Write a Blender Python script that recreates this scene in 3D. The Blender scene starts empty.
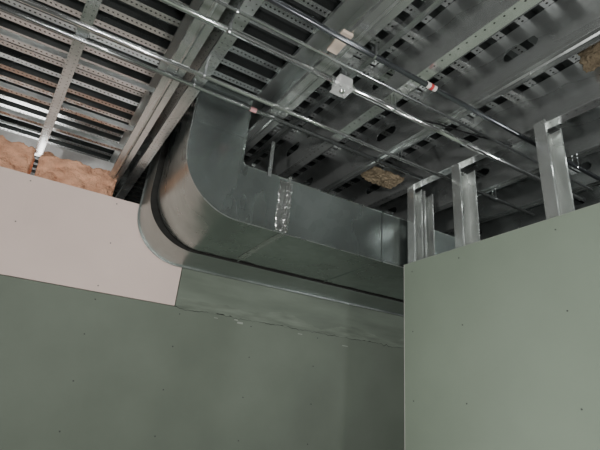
import bpy, bmesh, math, random
from mathutils import Vector, Matrix, noise
random.seed(4)
C = bpy.context.scene.collection
CAM = Vector((0, 0, 1.6)); F_ = 440.0
RX = Vector((.8654, -.4936, .0860)); DN = Vector((.2585, .2926, -.9205)); FW = Vector((.4293, .8188, .3808))

def at(u, v, ax, val):
    d = (u-300)*RX + (v-225)*DN + F_*FW
    return CAM + d*((val-CAM[ax])/d[ax])

# ---------------- materials ----------------
def newmat(name):
    m = bpy.data.materials.new(name); m.use_nodes = True
    nt = m.node_tree; b = nt.nodes['Principled BSDF']
    return m, nt, b
def math_n(nt, op, a, b=None, c=None):
    n = nt.nodes.new('ShaderNodeMath'); n.operation = op
    for i, s in enumerate((a, b, c)):
        if s is None: continue
        if isinstance(s, (int, float)): n.inputs[i].default_value = s
        else: nt.links.new(s, n.inputs[i])
    return n.outputs[0]
def mix_n(nt, f, a, b):
    n = nt.nodes.new('ShaderNodeMix'); n.data_type = 'RGBA'
    for s, i in ((f, 0), (a, 6), (b, 7)):
        if isinstance(s, (int, float)): n.inputs[i].default_value = s
        elif isinstance(s, tuple): n.inputs[i].default_value = (*s, 1)
        else: nt.links.new(s, n.inputs[i])
    return n.outputs[2]
def galv(name, col=(.45, .47, .47), rough=.38, metal=.75, perf=None, scale=14, var=.35, bump=.15, stretch=(1, 1, 1)):
    m, nt, b = newmat(name)
    tc = nt.nodes.new('ShaderNodeTexCoord')
    mp = nt.nodes.new('ShaderNodeMapping'); mp.inputs['Scale'].default_value = stretch
    nt.links.new(tc.outputs['Object'], mp.inputs[0])
    v = nt.nodes.new('ShaderNodeTexVoronoi'); v.inputs['Scale'].default_value = scale*5
    n = nt.nodes.new('ShaderNodeTexNoise'); n.inputs['Scale'].default_value = scale*.4; n.inputs['Detail'].default_value = 5
    nt.links.new(tc.outputs['Object'], v.inputs['Vector']); nt.links.new(mp.outputs[0], n.inputs['Vector'])
    f = math_n(nt, 'MULTIPLY_ADD', n.outputs[0], 1.3, -.2)
    dark = tuple(c*(1-var) for c in col); lite = tuple(min(1, c*(1+var*.5)) for c in col)
    c1 = mix_n(nt, f, dark, lite)
    sv = nt.nodes.new('ShaderNodeSeparateColor'); nt.links.new(v.outputs['Color'], sv.inputs[0])
    c2 = mix_n(nt, math_n(nt, 'MULTIPLY', sv.outputs[0], .25), c1, dark)
    nt.links.new(math_n(nt, 'MULTIPLY_ADD', n.outputs[0], .3, rough-.15), b.inputs['Roughness'])
    b.inputs['Metallic'].default_value = metal
    out = c2
    if perf:
        px, py, oy, r = perf
        s = nt.nodes.new('ShaderNodeSeparateXYZ'); nt.links.new(tc.outputs['Object'], s.inputs[0])
        fx = math_n(nt, 'PINGPONG', s.outputs[0], px/2)
        yy = math_n(nt, 'ADD', s.outputs[1], -oy)
        fy = math_n(nt, 'PINGPONG', yy, py/2)
        d = math_n(nt, 'SQRT', math_n(nt, 'ADD', math_n(nt, 'MULTIPLY', fx, fx), math_n(nt, 'MULTIPLY', fy, fy)))
        hole = math_n(nt, 'LESS_THAN', d, r)
        out = mix_n(nt, hole, c2, (.01, .01, .01))
        nt.links.new(math_n(nt, 'MULTIPLY_ADD', hole, -metal, metal), b.inputs['Metallic'])
    nt.links.new(out, b.inputs['Base Color'])
    bp = nt.nodes.new('ShaderNodeBump'); bp.inputs['Strength'].default_value = bump; bp.inputs['Distance'].default_value = .01
    nt.links.new(n.outputs[0], bp.inputs['Height']); nt.links.new(bp.outputs[0], b.inputs['Normal'])
    return m
def matte(name, col, var=.12, scale=3, rough=.8, bump=.05, scale2=60, stretch=(1, 1, 1)):
    m, nt, b = newmat(name)
    tc = nt.nodes.new('ShaderNodeTexCoord')
    mp = nt.nodes.new('ShaderNodeMapping'); mp.inputs['Scale'].default_value = stretch
    nt.links.new(tc.outputs['Object'], mp.inputs[0])
    n = nt.nodes.new('ShaderNodeTexNoise'); n.inputs['Scale'].default_value = scale; n.inputs['Detail'].default_value = 6
    n2 = nt.nodes.new('ShaderNodeTexNoise'); n2.inputs['Scale'].default_value = scale2
    nt.links.new(mp.outputs[0], n.inputs['Vector']); nt.links.new(tc.outputs['Object'], n2.inputs['Vector'])
    c = mix_n(nt, math_n(nt, 'MULTIPLY_ADD', n.outputs[0], 2, -.5), tuple(x*(1-var) for x in col), tuple(min(1, x*(1+var)) for x in col))
    nt.links.new(c, b.inputs['Base Color']); b.inputs['Roughness'].default_value = rough
    b.inputs['Specular IOR Level'].default_value = .25
    bp = nt.nodes.new('ShaderNodeBump'); bp.inputs['Strength'].default_value = bump; bp.inputs['Distance'].default_value = .01
    nt.links.new(n2.outputs[0], bp.inputs['Height']); nt.links.new(bp.outputs[0], b.inputs['Normal'])
    return m

DP = .082   # deck pitch
DF = .030   # width of the low flat
G = (.72, .745, .73)
M = dict(
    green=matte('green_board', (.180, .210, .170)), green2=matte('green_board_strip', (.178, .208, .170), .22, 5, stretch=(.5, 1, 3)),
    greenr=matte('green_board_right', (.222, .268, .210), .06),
    pink=matte('pink_board', (.83, .68, .615), .05), core=matte('gypsum_edge', (.45, .45, .41)),
    gap=matte('joint_shadow', (.05, .055, .048)), screw=matte('screw_dimple', (.08, .085, .08)), screwp=matte('screw_dimple_pink', (.25, .2, .19)),
    chip=matte('torn_paper', (.36, .39, .34)), comp=matte('compound_smear', (.188, .218, .178), .32, 12, stretch=(.5, 1, 3)),
    floor=matte('concrete', (.13, .13, .12), .25, 2), plain=matte('plain_board', (.06, .067, .06)),
    duct=galv('duct_sheet', (.45, .505, .485), .28, .94, scale=5, var=.55, bump=.8, stretch=(1.0, 1, .35)),
    duct2=galv('duct_sheet_rear', (.42, .46, .44), .36, .80, scale=6, var=.4, bump=.5),
    seam=galv('duct_seam', (.52, .55, .53), .28, .85), foil=galv('foil_tape', (.58, .60, .58), .23, .9, scale=30, var=.6, bump=.9),
    tape=galv('seam_tape', (.48, .52, .49), .3, .85, scale=30, var=.4, bump=.6),
    duct_gap_dark=matte('duct_gap_dark', (.02, .02, .018), .3, 30),  # near-black for the dark seam where the two ducts meet
    joist=galv('joist_steel', G, .27, .87, scale=6, var=.3, bump=.3, stretch=(.3, 1, 1)),
    joistp=galv('joist_perforated', (.70, .73, .72), .26, .90, perf=(.024, .02, .01, .0022)),
    joistq=galv('joist_flange_dotted', (.82, .84, .82), .23, .87, perf=(.03, .046, .034, .003)),
    stud=galv('stud_steel', (.84, .87, .84), .24, .82, scale=8, var=.3),
    chan=galv('channel_perforated', (.86, .88, .87), .26, .82, perf=(.018, .04, .02, .0045)),
    chans=galv('channel_perforated_slim', (.78, .80, .79), .27, .85, perf=(.018, .026, .013, .0035)),
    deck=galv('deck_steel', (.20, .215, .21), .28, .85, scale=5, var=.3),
    emt=galv('conduit_steel', (.82, .84, .83), .14, .95, scale=20, var=.1, bump=.05), emtm=galv('conduit_mid', (.52, .54, .54), .2, .92, scale=20, var=.12, bump=.05),
    emtd=galv('conduit_dark', (.13, .14, .15), .22, .84, scale=20, var=.15, bump=.05),
    box=galv('box_bright', (.98, .98, .97), .2, .62, scale=60, var=.03, bump=.25),
    ins=matte('insulation_fibre', (.80, .43, .28), .33, 16, .95, .8, 130, stretch=(1, 1, 2.2)), inst=matte('insulation_tan', (.22, .175, .115), .35, 20, .95, .7, 150),
    wood=matte('wood_block', (.62, .52, .43), .25, 18), red=matte('red_print', (.5, .05, .05)), white=matte('white_print', (.65, .63, .6)),
    pinkst=matte('pink_sticker', (.7, .36, .37)), black=matte('black_jacket', (.012, .012, .013), rough=.45), scr=galv('screw_steel', (.5, .5, .5)),
    trk=galv('track_bright', (.85, .86, .84), .4, .35),
)
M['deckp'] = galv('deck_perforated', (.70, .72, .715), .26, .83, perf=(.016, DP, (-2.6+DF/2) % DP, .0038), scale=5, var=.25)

# ---------------- helpers ----------------
def obj(name, bm, m, parent=None, smooth=False, solid=0):
    me = bpy.data.meshes.new(name)
    if not solid: bmesh.ops.recalc_face_normals(bm, faces=bm.faces)
    bm.to_mesh(me); bm.free()
    ms = m if isinstance(m, (list, tuple)) else [m]
    for x in ms: me.materials.append(x)
    if smooth:
        for p in me.polygons: p.use_smooth = True
    o = bpy.data.objects.new(name, me); C.objects.link(o)
    if parent: o.parent = parent
    if solid:
        s = o.modifiers.new('thickness', 'SOLIDIFY'); s.thickness = solid; s.offset = 0
    return o
def tag(o, label, cat, group=None):
    o['label'] = label; o['category'] = cat
    if group: o['group'] = group
    return o
def thing(name, label, cat, loc=(0, 0, 0), group=None):
    o = bpy.data.objects.new(name, None); C.objects.link(o); o.location = loc; o.empty_display_size = .05
    return tag(o, label, cat, group)
def bx(bm, a, b, mat=0):
    vs = [bm.verts.new((x, y, z)) for x in (a[0], b[0]) for y in (a[1], b[1]) for z in (a[2], b[2])]
    for f in ((0, 1, 3, 2), (4, 6, 7, 5), (0, 4, 5, 1), (2, 3, 7, 6), (0, 2, 6, 4), (1, 5, 7, 3)):
        bm.faces.new([vs[i] for i in f]).material_index = mat
    return vs
def box(name, a, b, m, parent=None, bevel=0):
    bm = bmesh.new(); bx(bm, a, b)
    if bevel: bmesh.ops.bevel(bm, geom=bm.edges[:], offset=bevel, segments=2, affect='EDGES')
    return obj(name, bm, m, parent)
def tube(bm, pts, r, n=14):
    pts = [Vector(p) for p in pts]; rings = []
    for i, p in enumerate(pts):
        t = (pts[min(i+1, len(pts)-1)]-pts[max(i-1, 0)]).normalized()
        u = t.cross(Vector((0, 0, 1)));  u = u.normalized() if u.length > .01 else Vector((1, 0, 0))
        w = t.cross(u)
        rings.append([bm.verts.new(p+u*r*math.cos(2*math.pi*k/n)+w*r*math.sin(2*math.pi*k/n)) for k in range(n)])
    for a, b in zip(rings, rings[1:]):
        for k in range(n): bm.faces.new((a[k], a[(k+1) % n], b[(k+1) % n], b[k]))
    bm.faces.new(rings[0]); bm.faces.new(rings[-1][::-1])
def frame_matrix(A, B, up):
    A, B, up = Vector(A), Vector(B), Vector(up)
    x = (B-A).normalized(); y = up.cross(x).normalized(); z = x.cross(y)
    m = Matrix((x, y, z)).transposed().to_4x4(); m.translation = A
    return m, (B-A).length
def c_bm(L, H, Fl, sp, hole, side, off=None, lip=.011):
    bm = bmesh.new()
    def quad(p): return bm.faces.new([bm.verts.new(q) for q in p])
    cs = []
    if sp:
        c = off if off is not None else sp*.5
        while c < L-hole[0]*1.5: cs.append(c); c += sp
    x = 0; hw = hole[0]*1.3 if sp else 0
    N = 32
    for c in cs+[None]:
        e = (c-hw) if c is not None else L
        if e > x: quad(((x, 0, 0), (e, 0, 0), (e, 0, H), (x, 0, H)))
        if c is None: break
        o_, i_ = [], []
        for k in range(N):
            t = 2*math.pi*k/N; ct, st = math.cos(t), math.sin(t); m = max(abs(ct), abs(st))
            o_.append(bm.verts.new((c+hw*ct/m, 0, H/2+H/2*st/m)))
            rr = hole[1]; xx = hole[0]-rr; sx = (xx if ct > 0 else -xx)
            i_.append(bm.verts.new((c+sx+rr*ct, 0, H/2+rr*st)))
        for k in range(N):
            bm.faces.new((o_[k], o_[(k+1) % N], i_[(k+1) % N], i_[k]))
        x = c+hw
    f = Fl*side
    for z, d in ((0, lip), (H, -lip)):
        q = quad(((0, 0, z), (L, 0, z), (L, f, z), (0, f, z))); q.material_index = 1
        if lip: quad(((0, f, z), (L, f, z), (L, f, z+d), (0, f, z+d)))
    bmesh.ops.remove_doubles(bm, verts=bm.verts, dist=1e-5)
    return bm
def c_member(name, A, B, H, Fl, up, mats, sp=.6, hole=(.05, .019), side=1, off=None, lip=.011, parent=None):
    m, L = frame_matrix(A, B, up)
    o = obj(name, c_bm(L, H, Fl, sp, hole, side, off, lip), mats, parent, solid=.001)
    o.matrix_world = m
    return o

# ---------------- setting ----------------
W = 2.25; PT = 2.497; PB = 2.015; PX = .512; XR = 3.2
ZJ = 2.62; JH = .18; ZD = ZJ+JH+.003
def struct(o): o['kind'] = 'structure'; return o
struct(box('floor', (-2.6, -2.6, -.05), (XR+.3, 3.3, 0), M['floor']))
wb = struct(box('wall_back', (-2.6, W, 0), (XR, W+.016, PB-.002), M['green']))
box('pink_board', (-2.6, W, PB+.0015), (PX-.002, W+.016, PT), M['pink'], wb)
box('green_board', (PX+.002, W-.001, PB+.0015), (XR, W+.015, PT), M['green2'], wb)
box('joint_backing', (-2.6, W+.0165, 0), (XR, W+.03, PT-.01), M['gap'], wb)
def dimples(name, pts, ax, m, parent, r=.004):
    bm = bmesh.new()
    for p in pts:
        rot = Matrix.Rotation(math.pi/2, 4, 'X' if ax == 1 else 'Y')
        bmesh.ops.create_cone(bm, cap_ends=True, segments=10, radius1=r, radius2=r*.8, depth=.0015, matrix=Matrix.Translation(p) @ rot)
    return obj(name, bm, m, parent)
xs = [-2.3+.406*i for i in range(14)]
dimples('screw_heads', [Vector((x+random.uniform(-.01, .01), W-.0005, z)) for x in xs for z in (1.98, 1.82, 1.62, 1.42, 1.12, .82) if x < 1.4], 1, M['screw'], wb, .0035)
dimples('screw_heads', [Vector((x+random.uniform(-.01, .01), W-.0005, z)) for x in xs for z in (PB+.03, 2.26, PT-.03) if x < PX], 1, M['screwp'], wb, .0035)
bm = bmesh.new()
for (u, v, w, h) in ((240, 323, .016, .005), (236, 320, .010, .003), (300, 334, .014, .002), (216, 318, .01, .002), (345, 346, .02, .002)):
    p = at(u, v, 1, W-.0015); bx(bm, (p.x-w, p.y-.001, p.z-h), (p.x+w, p.y, p.z+h))
obj('torn_paper', bm, M['chip'], wb)
bm = bmesh.new(); prev = None
bt = bmesh.new(); pt_ = None
for i in range(240):
    x = PX+.01+i*.007
    hh = .004+.010*noise.noise(Vector((x*6, 0, 0)))+.011*noise.noise(Vector((x*45, 4, 0)))
    h2 = .05+.05*noise.noise(Vector((x*4, 7, 0)))+.012*noise.noise(Vector((x*30, 9, 0)))
    lo = PB-max(-.002, hh)
    a = bm.verts.new((x, W-.0022, lo)); b = bm.verts.new((x, W-.0022, PB+max(.004, h2)))
    if prev: bm.faces.new((prev[0], a, b, prev[1]))
    prev = (a, b)
    th = max(0, .004*noise.noise(Vector((x*12, 2, 0)))+.0012)
    a2 = bt.verts.new((x, W-.0026, lo-th)); b2 = bt.verts.new((x, W-.0026, lo+.0003))
    if pt_: bt.faces.new((pt_[0], a2, b2, pt_[1]))
    pt_ = (a2, b2)
obj('joint_smear', bm, M['comp'], wb)
obj('joint_tear', bt, M['gap'], wb)
box('top_track', (-2.6, W+.017, PT-.04), (XR, W+.11, PT-.005), M['joist'], wb)

XW = 1.31; YE = 1.452; ZR = 2.2325
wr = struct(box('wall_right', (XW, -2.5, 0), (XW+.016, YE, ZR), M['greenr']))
pts = [Vector((XW-.0005, y, z)) for y in (1.4, 1.14, .75, .36) for z in (2.19, 1.93, 1.66, 1.38)]
dimples('screw_heads', pts, 0, M['screw'], wr, .0028)
box('board_edge', (XW+.001, -2.5, ZR), (XW+.015, YE, ZR+.0012), M['core'], wr)
box('board_edge', (XW-.0006, YE-.002, 0), (XW+.0165, YE+.0012, ZR), M['core'], wr)
struct(box('wall_left', (-2.65, -2.6, 0), (-2.6, 3.2, ZD), M['plain']))
struct(box('wall_front', (-2.6, -2.65, 0), (XR, -2.6, ZD), M['plain']))
struct(box('wall_far', (-2.6, 3.2, 0), (XR, 3.25, ZD), M['plain']))
struct(box('wall_far_right', (XR, -2.6, 0), (XR+.05, 3.2, ZD), M['plain']))
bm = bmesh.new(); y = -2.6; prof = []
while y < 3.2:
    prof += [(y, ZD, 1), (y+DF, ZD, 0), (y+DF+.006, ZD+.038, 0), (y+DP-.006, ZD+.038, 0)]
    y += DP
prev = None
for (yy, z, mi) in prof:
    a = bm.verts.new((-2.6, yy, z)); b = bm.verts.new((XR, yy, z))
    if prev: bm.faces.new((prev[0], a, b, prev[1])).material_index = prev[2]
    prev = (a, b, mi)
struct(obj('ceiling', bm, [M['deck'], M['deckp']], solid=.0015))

# ---------------- joists ----------------
SK = -.06
def joist(x, H=JH, Fl=.045, side=-1, label='', y0=-2.4, y1=3.15, sk=SK, off=None, mats=None, name='ceiling_joist', z=ZJ, hole=(.058, .021), bead=True, group='steel joists under the deck', cat='joist'):
    A = (x+sk*(y0-1.2), y0, z); B = (x+sk*(y1-1.2), y1, z)
    o = c_member(name, A, B, H, Fl, (0, 0, 1), mats or [M['joist'], M['joist']], .61 if H > .1 else None, hole, side, off, lip=.016 if H > .1 else .008)
    m, L = frame_matrix(A, B, (0, 0, 1))
    if mats is None and bead:
        bm = bmesh.new(); yc = Fl*side*.5
        vs = [[bm.verts.new((xx, yc+d, zz)) for d, zz in ((-.006, -.0008), (0, -.0045), (.006, -.0008))] for xx in (0.001, L-.001)]
        for k in range(2): bm.faces.new((vs[0][k], vs[0][k+1], vs[1][k+1], vs[1][k]))
        obj('flange_bead', bm, M['seam'], o)
    return tag(o, label, cat, group)
mp_ = [M['joist'], M['joistp']]
joist(-.125, .092, .035, 1, 'narrow perforated steel joist at far left, landing above the pink board', sk=-.12, mats=mp_, y1=2.27)
joist(-.62, JH, .045, 1, 'steel joist beyond the left side of the pink board', sk=-.06)
joist(.178, JH, .058, 1, 'left half of the doubled steel joist just left of the rising duct')
joist(.253, JH, .042, 1, 'right half of the doubled steel joist touching the rising duct', mats=mp_)
joist(.575, JH, .062, 1, 'wide bright steel joist right of the rising duct carrying the wood block')
lab = ['first steel joist to the right of the wood block', 'second steel joist to the right of the wood block, with oval punch-outs', 'third steel joist to the right of the wood block, above the wall studs',
       'fourth steel joist to the right of the wood block, beyond the studs', 'fifth steel joist to the right of the wood block', 'farthest steel joist beyond the right wall']
for i, (x, off) in enumerate(((.79, .35), (1.03, .603), (1.325, .42), (1.60, .6), (1.88, .3), (2.2, .5))):
    joist(x, JH, .042, -1, lab[i], off=off, mats=[M['joist'], M['joistq']] if i in (0, 2) else None)
for x, l in ((.70, 'slim rail under the deck just right of the wide bright joist'), (.92, 'slim rail between the first and second joists right of the wood block'), (1.19, 'slim rail between the punched joist and the joist above the studs'),
             (1.48, 'slim rail just beyond the wall studs under the deck')):
    joist(x, .03, .02, -1, l, z=ZJ+.115, mats=[M['joist'], M['emtm']], name='deck_rail', group='slim rails between the joists', cat='metal rail')

def channel(y, z, x0, x1, label, H=.022, Fl=.04, sl=0, m='chan'):
    o = c_member('cross_channel', (x0, y, z), (x1, y+sl, z), H, Fl, (0, 0, 1), [M['joist'], M[m]], None, (0, 0), 1, lip=.006)
    return tag(o, label, 'metal channel', 'perforated channels across the joists')
for y, l in ((1.60, 'perforated channel nearest the duct, crossing left joists'), (1.95, 'second perforated channel behind, crossing left joists'),
             (2.16, 'perforated channel just above the pink board')):
    channel(y, ZJ+.105, -2.4, .17, l, Fl=.026, m='chans')
for y, l in ((.42, 'perforated channel nearest the camera between right joists'), (.82, 'perforated channel crossing the right joists near the sticker'), (1.04, 'perforated channel crossing the joists just above the junction box'),
             (1.60, 'perforated channel crossing above the horizontal duct'), (2.05, 'farthest perforated channel above the horizontal duct')):
    channel(y, ZJ+.153, .64, 3.1, l)

# ---------------- ducts ----------------
def duct_bm(xl, xt, zb, zt, y0, y1, rt, ztop, xend):
    bm = bmesh.new(); cx, cz = xt+rt, zt+rt; ro = cx-xl; roz = cz-zb
    path = [((xl, ztop), (xt, ztop)), ((xl, (ztop+cz)/2), (xt, (ztop+cz)/2))]
    n = 28
    for k in range(n+1):
        t = math.pi+math.pi/2*k/n
        path.append(((cx+ro*math.cos(t), cz+roz*math.sin(t)), (cx+rt*math.cos(t), cz+rt*math.sin(t))))
    for s in (.25, .5, .75, 1): path.append(((cx+(xend-cx)*s, zb), (cx+(xend-cx)*s, zt)))
    rings = []
    for (o, i) in path:
        rings.append([bm.verts.new((o[0], y0, o[1])), bm.verts.new((i[0], y0, i[1])), bm.verts.new((i[0], y1, i[1])), bm.verts.new((o[0], y1, o[1]))])
    for a, b in zip(rings, rings[1:]):
        for k in range(4):
            f = bm.faces.new((a[k], a[(k+1) % 4], b[(k+1) % 4], b[k])); f.smooth = k in (1, 3)
    for e in bm.edges:
        if len(e.link_faces) == 2 and e.link_faces[0].smooth != e.link_faces[1].smooth: e.smooth = False
    return bm, path
XE = 3.1
D0, D1 = 1.475, 1.955
t = thing('air_duct', 'large galvanised sheet metal duct with rounded elbow turning up to the deck', 'duct', (.5, 1.7, 2.23))
def child(o, p): o.parent = p; o.matrix_parent_inverse = p.matrix_basis.inverted(); return o
bm, path = duct_bm(.266, .492, 2.23, 2.4675, D0, D1, .02, ZD-.005, XE)
child(obj('duct_body', bm, M['duct'], solid=.0015), t)
def lip(pth, y, h, w, m, par, which=0, rag=0, name='edge_flange'):
    """strip along the heel (which=0) or throat (which=1); h>0 stands proud of the sheet"""
    sgn = 1 if which == 0 else -1
    bm = bmesh.new(); prev = None
    P = [Vector((p[which][0], 0, p[which][1])) for p in pth]
    if rag:
        Q = []
        for a, b in zip(P, P[1:]):
            n = max(1, int((b-a).length/.02)); Q += [a.lerp(b, k/n) for k in range(n)]
        P = Q+[P[-1]]
    for i, p in enumerate(P):
        tg = (P[min(i+1, len(P)-1)]-P[max(i-1, 0)]).normalized()
        nrm = Vector((tg.z, 0, -tg.x))*sgn
        y_ = y - (rag*(.5+noise.noise(p*9)) + rag*.5*noise.noise(p*50) if rag else 0)
        r = [bm.verts.new((q.x, yy, q.z)) for q, yy in ((p, y_), (p, y+w), (p+nrm*h, y+w), (p+nrm*h, y_))]
        if prev:
            for k in range(4): bm.faces.new((prev[k], prev[(k+1) % 4], r[(k+1) % 4], r[k]))
        prev = r
    return child(obj(name, bm, m), par)
lip(path, D0-.002, .003, .004, M['seam'], t, 0)
lip(path, D1-.004, .0025, .006, M['duct_gap_dark'], t, 0, rag=.010, name='dark_edge_band')  # uneven near-black band along the rear edge of the heel
lip(path[10:], D0-.002, .003, .004, M['seam'], t, 1)
for xj, mt, w_ in ((.702, 'seam', .004), (1.20, 'duct', .003)):
    bm = bmesh.new()
    bx(bm, (xj-w_, D0-.010 if mt == 'seam' else D0-.004, 2.224), (xj+w_, D0+.001, 2.476)); bx(bm, (xj-.003, D0-.006, 2.226), (xj+.003, D1, 2.231)); bx(bm, (xj-.004, D0-.004, 2.466), (xj+.004, D1, 2.476))
    child(obj('standing_seam', bm, M[mt]), t)
bm = bmesh.new(); nx, nz = 18, 50; g = []
for j in range(nz+1):
    r = []
    for i in range(nx+1):
        ed = -1 if i < nx/2 else 1
        wv = .008*noise.noise(Vector((j*.2, 3, ed)))+.005*noise.noise(Vector((j*.5, 8, ed)))
        x = .660+.062*i/nx+wv; z = 2.236+.222*j/nz+.004*noise.noise(Vector((i*.7, 0, 5)))
        ridge = .009*math.exp(-((x-.702)/.006)**2)
        d = .0026*noise.noise(Vector((x*90, z*45, 1)))+.0012*noise.noise(Vector((x*200, z*130, 2)))+.0042+ridge
        edge = (i in (0, nx)) or (j in (0, nz))
        r.append(bm.verts.new((x, D0-(.0015 if edge else max(.002, d)), z)))
    g.append(r)
for j in range(nz):
    for i in range(nx): bm.faces.new((g[j][i], g[j][i+1], g[j+1][i+1], g[j+1][i]))
child(obj('foil_tape', bm, M['foil']), t)
bm = bmesh.new()
bx(bm, (.684, D0+.01, 2.2268), (.714, D1-.05, 2.2285))
child(obj('bottom_tape', bm, M['tape']), t)
bm = bmesh.new()
bx(bm, (.60, D0-.004, 2.455), (.618, D0-.002, 2.62))
tag(obj('hanger_strap', bm, M['joistp']), 'short vertical metal strap hanging from the joists to the duct top', 'strap')
bm = bmesh.new()
bx(bm, (.270, D0-.004, 2.588), (.492, D0-.001, 2.592))
child(obj('cross_seam', bm, M['duct']), t)
t2 = thing('rear_duct', 'narrow galvanised duct squeezed between the large duct and the back wall, with a curved heel', 'duct', (.5, 2.1, 2.22))
D2 = D1+.018
bm, path2 = duct_bm(.240, .47, 2.223, 2.45, D2, W-.008, .02, ZD-.005, XE)
child(obj('duct_body', bm, M['duct2'], solid=.0015), t2)
lip(path2, W-.016, .009, .007, M['duct2'], t2, 0)
lip(path2, D2-.004, -.040, .0035, M['duct_gap_dark'], t2, 0, name='gap_shade')  # dark collar hiding the lit step face; shade of the gap put into colour

# ---------------- insulation ----------------
def batt(a, b, m, label, seed, amp=.017, group=None, fine=.1, e=8, cuts=60):
    bm = bmesh.new(); bmesh.ops.create_cube(bm, size=1)
    bmesh.ops.subdivide_edges(bm, edges=bm.edges[:], cuts=cuts, use_grid_fill=True)
    a, b = Vector(a), Vector(b); c = (a+b)/2; s = b-a
    for v in bm.verts:
        p = v.co*2
        L = (abs(p.x)**e+abs(p.y)**e+abs(p.z)**e)**(1/e)
        p = p/max(L, 1e-4)*max(abs(p.x), abs(p.y), abs(p.z))*.5
        q = Vector((p.x*s.x, p.y*s.y, p.z*s.z))
        w = c+q
        n = noise.noise_vector(w*11)*amp + noise.noise_vector(w*26)*amp*.55 + noise.noise_vector(w*90)*amp*fine*1.6 + noise.noise_vector(w*220)*amp*fine
        n.x *= .3
        v.co = c+q+n
    o = obj('insulation_batt', bm, m, smooth=True)
    return tag(o, label, 'insulation', group)
gi = 'insulation above the back wall'
batt((-.80, 2.295, 2.45), (-.290, 2.43, 2.665), M['ins'], 'orange insulation batt at the far left above the pink board', 1, .028, group=gi, e=10, cuts=72)
batt((-.262, 2.295, 2.45), (.100, 2.43, 2.658), M['ins'], 'ragged orange insulation batt between the narrow left joist and the doubled joist', 2, .028, group=gi, e=10, cuts=72)
batt((1.08, 1.39, 2.628), (1.27, 1.51, 2.638), M['inst'], 'tan insulation scrap lying above the far end of the duct', 4, .007, fine=.5)
batt((1.275, .48, 2.715), (1.345, .58, 2.765), M['inst'], 'tan insulation scrap tucked between joists at the upper far right', 5, .010, fine=.5)
o = c_member('deck_track', (-2.4, 2.44, 2.70), (.1, 2.44, 2.70), .07, .04, (0, 0, 1), [M['trk'], M['trk']], None, (0, 0), 1, lip=0)
tag(o, 'bright metal track above the insulation over the pink board', 'track')

# ---------------- right wall studs ----------------
gs = 'studs rising above the right wall'
def stud(y, x0, w, fl, label, side=1, ztop=ZJ-.002):
    o = c_member('wall_stud', (x0, y, 0), (x0, y, ztop), w, fl, (1, 0, 0), [M['stud'], M['stud']], .61, (.035, .014), side, 2.42-.61*3, lip=.008)
    return tag(o, label, 'stud', gs)
stud(.785, XW+.017, .1, .042, 'steel stud nearest the camera above the right wall')
stud(1.17, XW+.017, .1, .042, 'middle steel stud standing above the right wall')
stud(1.445, XW+.017, .055, .042, 'left one of the paired steel studs at the end of the right wall')
stud(1.445, XW+.085, .06, .042, 'right one of the paired steel studs at the end of the right wall')
stud(.38, XW+.017, .1, .042, 'steel stud just outside the right edge above the right wall')

# ---------------- conduits ----------------
def conduit(y, z, x0, x1, r, m, label, coup=(), y1=None, name='conduit', straps=()):
    y1 = y if y1 is None else y1
    t = thing(name, label, 'conduit', (x0, y, z), 'conduits under the joists')
    def P(x): return Vector((x, y+(y1-y)*(x-x0)/(x1-x0), z))
    bm = bmesh.new(); tube(bm, [P(x0), P((x0+x1)/2), P(x1)], r, 24); child(obj('pipe', bm, m, smooth=True), t)
    for c in coup:
        bm = bmesh.new(); tube(bm, [P(c-.028), P(c-.001)], r*1.2); tube(bm, [P(c+.001), P(c+.028)], r*1.2); tube(bm, [P(c-.003), P(c+.003)], r*1.3)
        for s in (-.018, .018): tube(bm, [P(c+s)+Vector((0, -r*1.1, 0)), P(c+s)+Vector((0, -r*1.7, 0))], r*.3, 8)
        child(obj('coupling', bm, M['emt'], smooth=False), t)
    for c in straps:
        bm = bmesh.new(); p = P(c)
        pts = [p+Vector((0, math.cos(a)*(r+.001), -math.sin(a)*(r+.001))) for a in [math.pi*k/10 for k in range(11)]]
        up = Vector((0, 0, ZJ-z-.001))
        pts = [pts[0]+up]+pts+[pts[-1]+up]
        prev = None
        for q in pts:
            a = bm.verts.new(q+Vector((-.003, 0, 0))); b = bm.verts.new(q+Vector((.003, 0, 0)))
            if prev: bm.faces.new((prev[0], prev[1], b, a))
            prev = (a, b)
        child(obj('pipe_strap', bm, M['emtm'], solid=.0015), t)
    return t
conduit(1.31, 2.61, -2.4, 1.29, .0085, M['emtm'], 'thick conduit crossing just in front of the rising duct, with a pink sticker', (-.1,), straps=(.215, 1.03))
conduit(1.185, 2.565, -2.4, 1.9, .008, M['emt'], 'shiny conduit farthest back, passing just in front of the duct', (.5, ), straps=(.22, 1.05, 1.62))
conduit(.958, 2.565, -2.4, .583, .009, M['emt'], 'bright conduit running from top left into the junction box', (), straps=(.22, ))
conduit(.958, 2.565, .632, 1.9, .009, M['emt'], 'bright conduit leaving the junction box toward the right studs', (1.2,), straps=(.82, 1.64))
conduit(.905, 2.59, -2.4, 1.9, .005, M['emtm'], 'slim conduit beside the junction box, on the near side', straps=(.22, 1.64))
tc_ = conduit(.80, 2.575, -.4, 2.4, .0085, M['emtd'], 'dark conduit nearest the camera carrying a red and white sticker', (), y1=.83, straps=(.62, 1.64))
bm = bmesh.new(); tube(bm, [(.83, .812, 2.575), (.868, .8125, 2.575)], .0096); child(obj('sticker', bm, M['white']), tc_)
bm = bmesh.new(); tube(bm, [(.843, .812, 2.575), (.855, .8125, 2.575)], .0101); child(obj('sticker', bm, M['red']), tc_)
bm = bmesh.new(); pts = []
for k in range(61):
    s = k/60; pts.append((.66+.72*s, 1.0+.03*math.sin(5*s)-.06*s, 2.6155-.006*(1-math.cos(12*s))))
tube(bm, pts, .003, 8)
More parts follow.
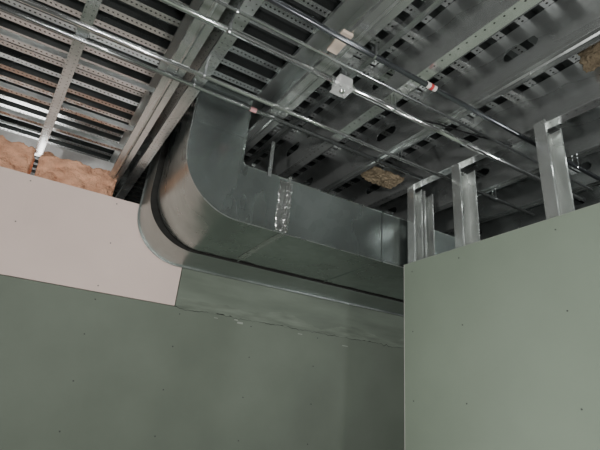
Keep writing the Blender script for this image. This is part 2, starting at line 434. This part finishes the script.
tag(obj('black_cable', bm, M['black'], smooth=True), 'thin black cable lying along the conduits right of the junction box', 'cable')

j = thing('junction_box', 'shiny square metal junction box mounted between two conduits', 'junction box', (.608, .958, 2.565))
bm = bmesh.new(); bx(bm, (.582, .933, 2.545), (.633, .983, 2.582)); bmesh.ops.bevel(bm, geom=bm.edges[:], offset=.003, segments=2, affect='EDGES'); child(obj('box_body', bm, M['box']), j)
bm = bmesh.new(); bx(bm, (.598, .95, 2.580), (.618, .966, 2.6195)); child(obj('bracket', bm, M['emtm']), j)
bm = bmesh.new(); bmesh.ops.create_grid(bm, x_segments=8, y_segments=8, size=.029)
for v in bm.verts: v.co = Vector((.6075+v.co.x, .958+v.co.y, 2.5415+.10*v.co.y*0+.0035*noise.noise(v.co*70)))
child(obj('box_cover', bm, M['box'], solid=.0015), j)
for dx, dy in ((-.018, -.018), (.018, .018)):
    bm = bmesh.new(); tube(bm, [(.6075+dx, .958+dy, 2.546), (.6076+dx, .958+dy, 2.536)], .003, 8); child(obj('screw', bm, M['scr']), j)
bm = bmesh.new(); bmesh.ops.create_uvsphere(bm, u_segments=20, v_segments=12, radius=.011)
for v in bm.verts: v.co = Vector((.6075+v.co.x, .958+v.co.y, 2.540+min(0.0, v.co.z)*.8))
child(obj('knockout_cap', bm, M['emt'], smooth=True), j)
for s in (-1, 1):
    bm = bmesh.new(); tube(bm, [(.6075+s*.025, .958, 2.565), (.6075+s*.041, .958, 2.565)], .0125, 12); child(obj('connector', bm, M['emt']), j)

p = at(340, 42, 2, ZJ-.008)
bm = bmesh.new(); bx(bm, (p.x-.018, p.y-.045, ZJ-.015), (p.x+.018, p.y+.045, ZJ-.003)); bmesh.ops.bevel(bm, geom=bm.edges[:], offset=.002, segments=1, affect='EDGES')
tag(obj('wood_block', bm, M['wood']), 'small pale wood block fixed under the wide joist', 'wood block')
p = at(256, 99, 1, 1.298)
bm = bmesh.new(); tube(bm, [(p.x-.012, 1.31, 2.61), (p.x+.012, 1.31, 2.61)], .0093, 20)
tag(obj('paper_sticker', bm, M['pinkst']), 'small pink sticker wrapped on the conduit in front of the duct', 'sticker')

# ---------------- lights ----------------
def area(loc, to, size, power, col=(1, 1, 1)):
    l = bpy.data.lights.new('light', 'AREA'); l.size = size; l.energy = power; l.color = col
    o = bpy.data.objects.new('area_light', l); C.objects.link(o); o.location = loc  # one name for all area lamps, added fills included
    o.rotation_euler = (Vector(to)-Vector(loc)).to_track_quat('-Z', 'Y').to_euler(); return o
area((-1.3, -.5, 1.9), (.15, 2, 2.3), .25, 36, (1, .985, .96))
area((.4, -1.3, 1.5), (.9, 1.0, 2.8), .15, 14, (1, .995, .98))
area((-.05, .0, 1.68), (.6, 1.2, 2.4), .04, 6, (1, .995, .98))  # flash beside the camera
area((-.5, 2.95, 2.3), (-.3, 2.2, 2.8), .4, 6, (1, .99, .97))  # unseen light added beyond the back wall for the insulation and deck
area((2.5, .1, 2.1), (1.5, .9, 2.8), .2, 10, (.97, 1, 1))  # unseen light added at far right to lift the deck
area((.35, .62, 1.1), (1.05, .9, 2.8), .08, 8.5, (1, .995, .985))  # added up-light below the frame, brightens the joist webs
w = bpy.data.worlds.new('world'); bpy.context.scene.world = w; w.use_nodes = True
w.node_tree.nodes['Background'].inputs[0].default_value = (.6, .65, .65, 1); w.node_tree.nodes['Background'].inputs[1].default_value = .01

# ---------------- camera ----------------
cd = bpy.data.cameras.new('camera'); cam = bpy.data.objects.new('camera', cd); C.objects.link(cam)
cd.sensor_width = 36; cd.lens = 36*F_/600; cd.clip_start = .01
z = -FW.normalized(); x = (RX-z*RX.dot(z)).normalized(); y = z.cross(x)
m = Matrix((x, y, z)).transposed().to_4x4(); m.translation = CAM
cam.matrix_world = m
bpy.context.scene.camera = cam
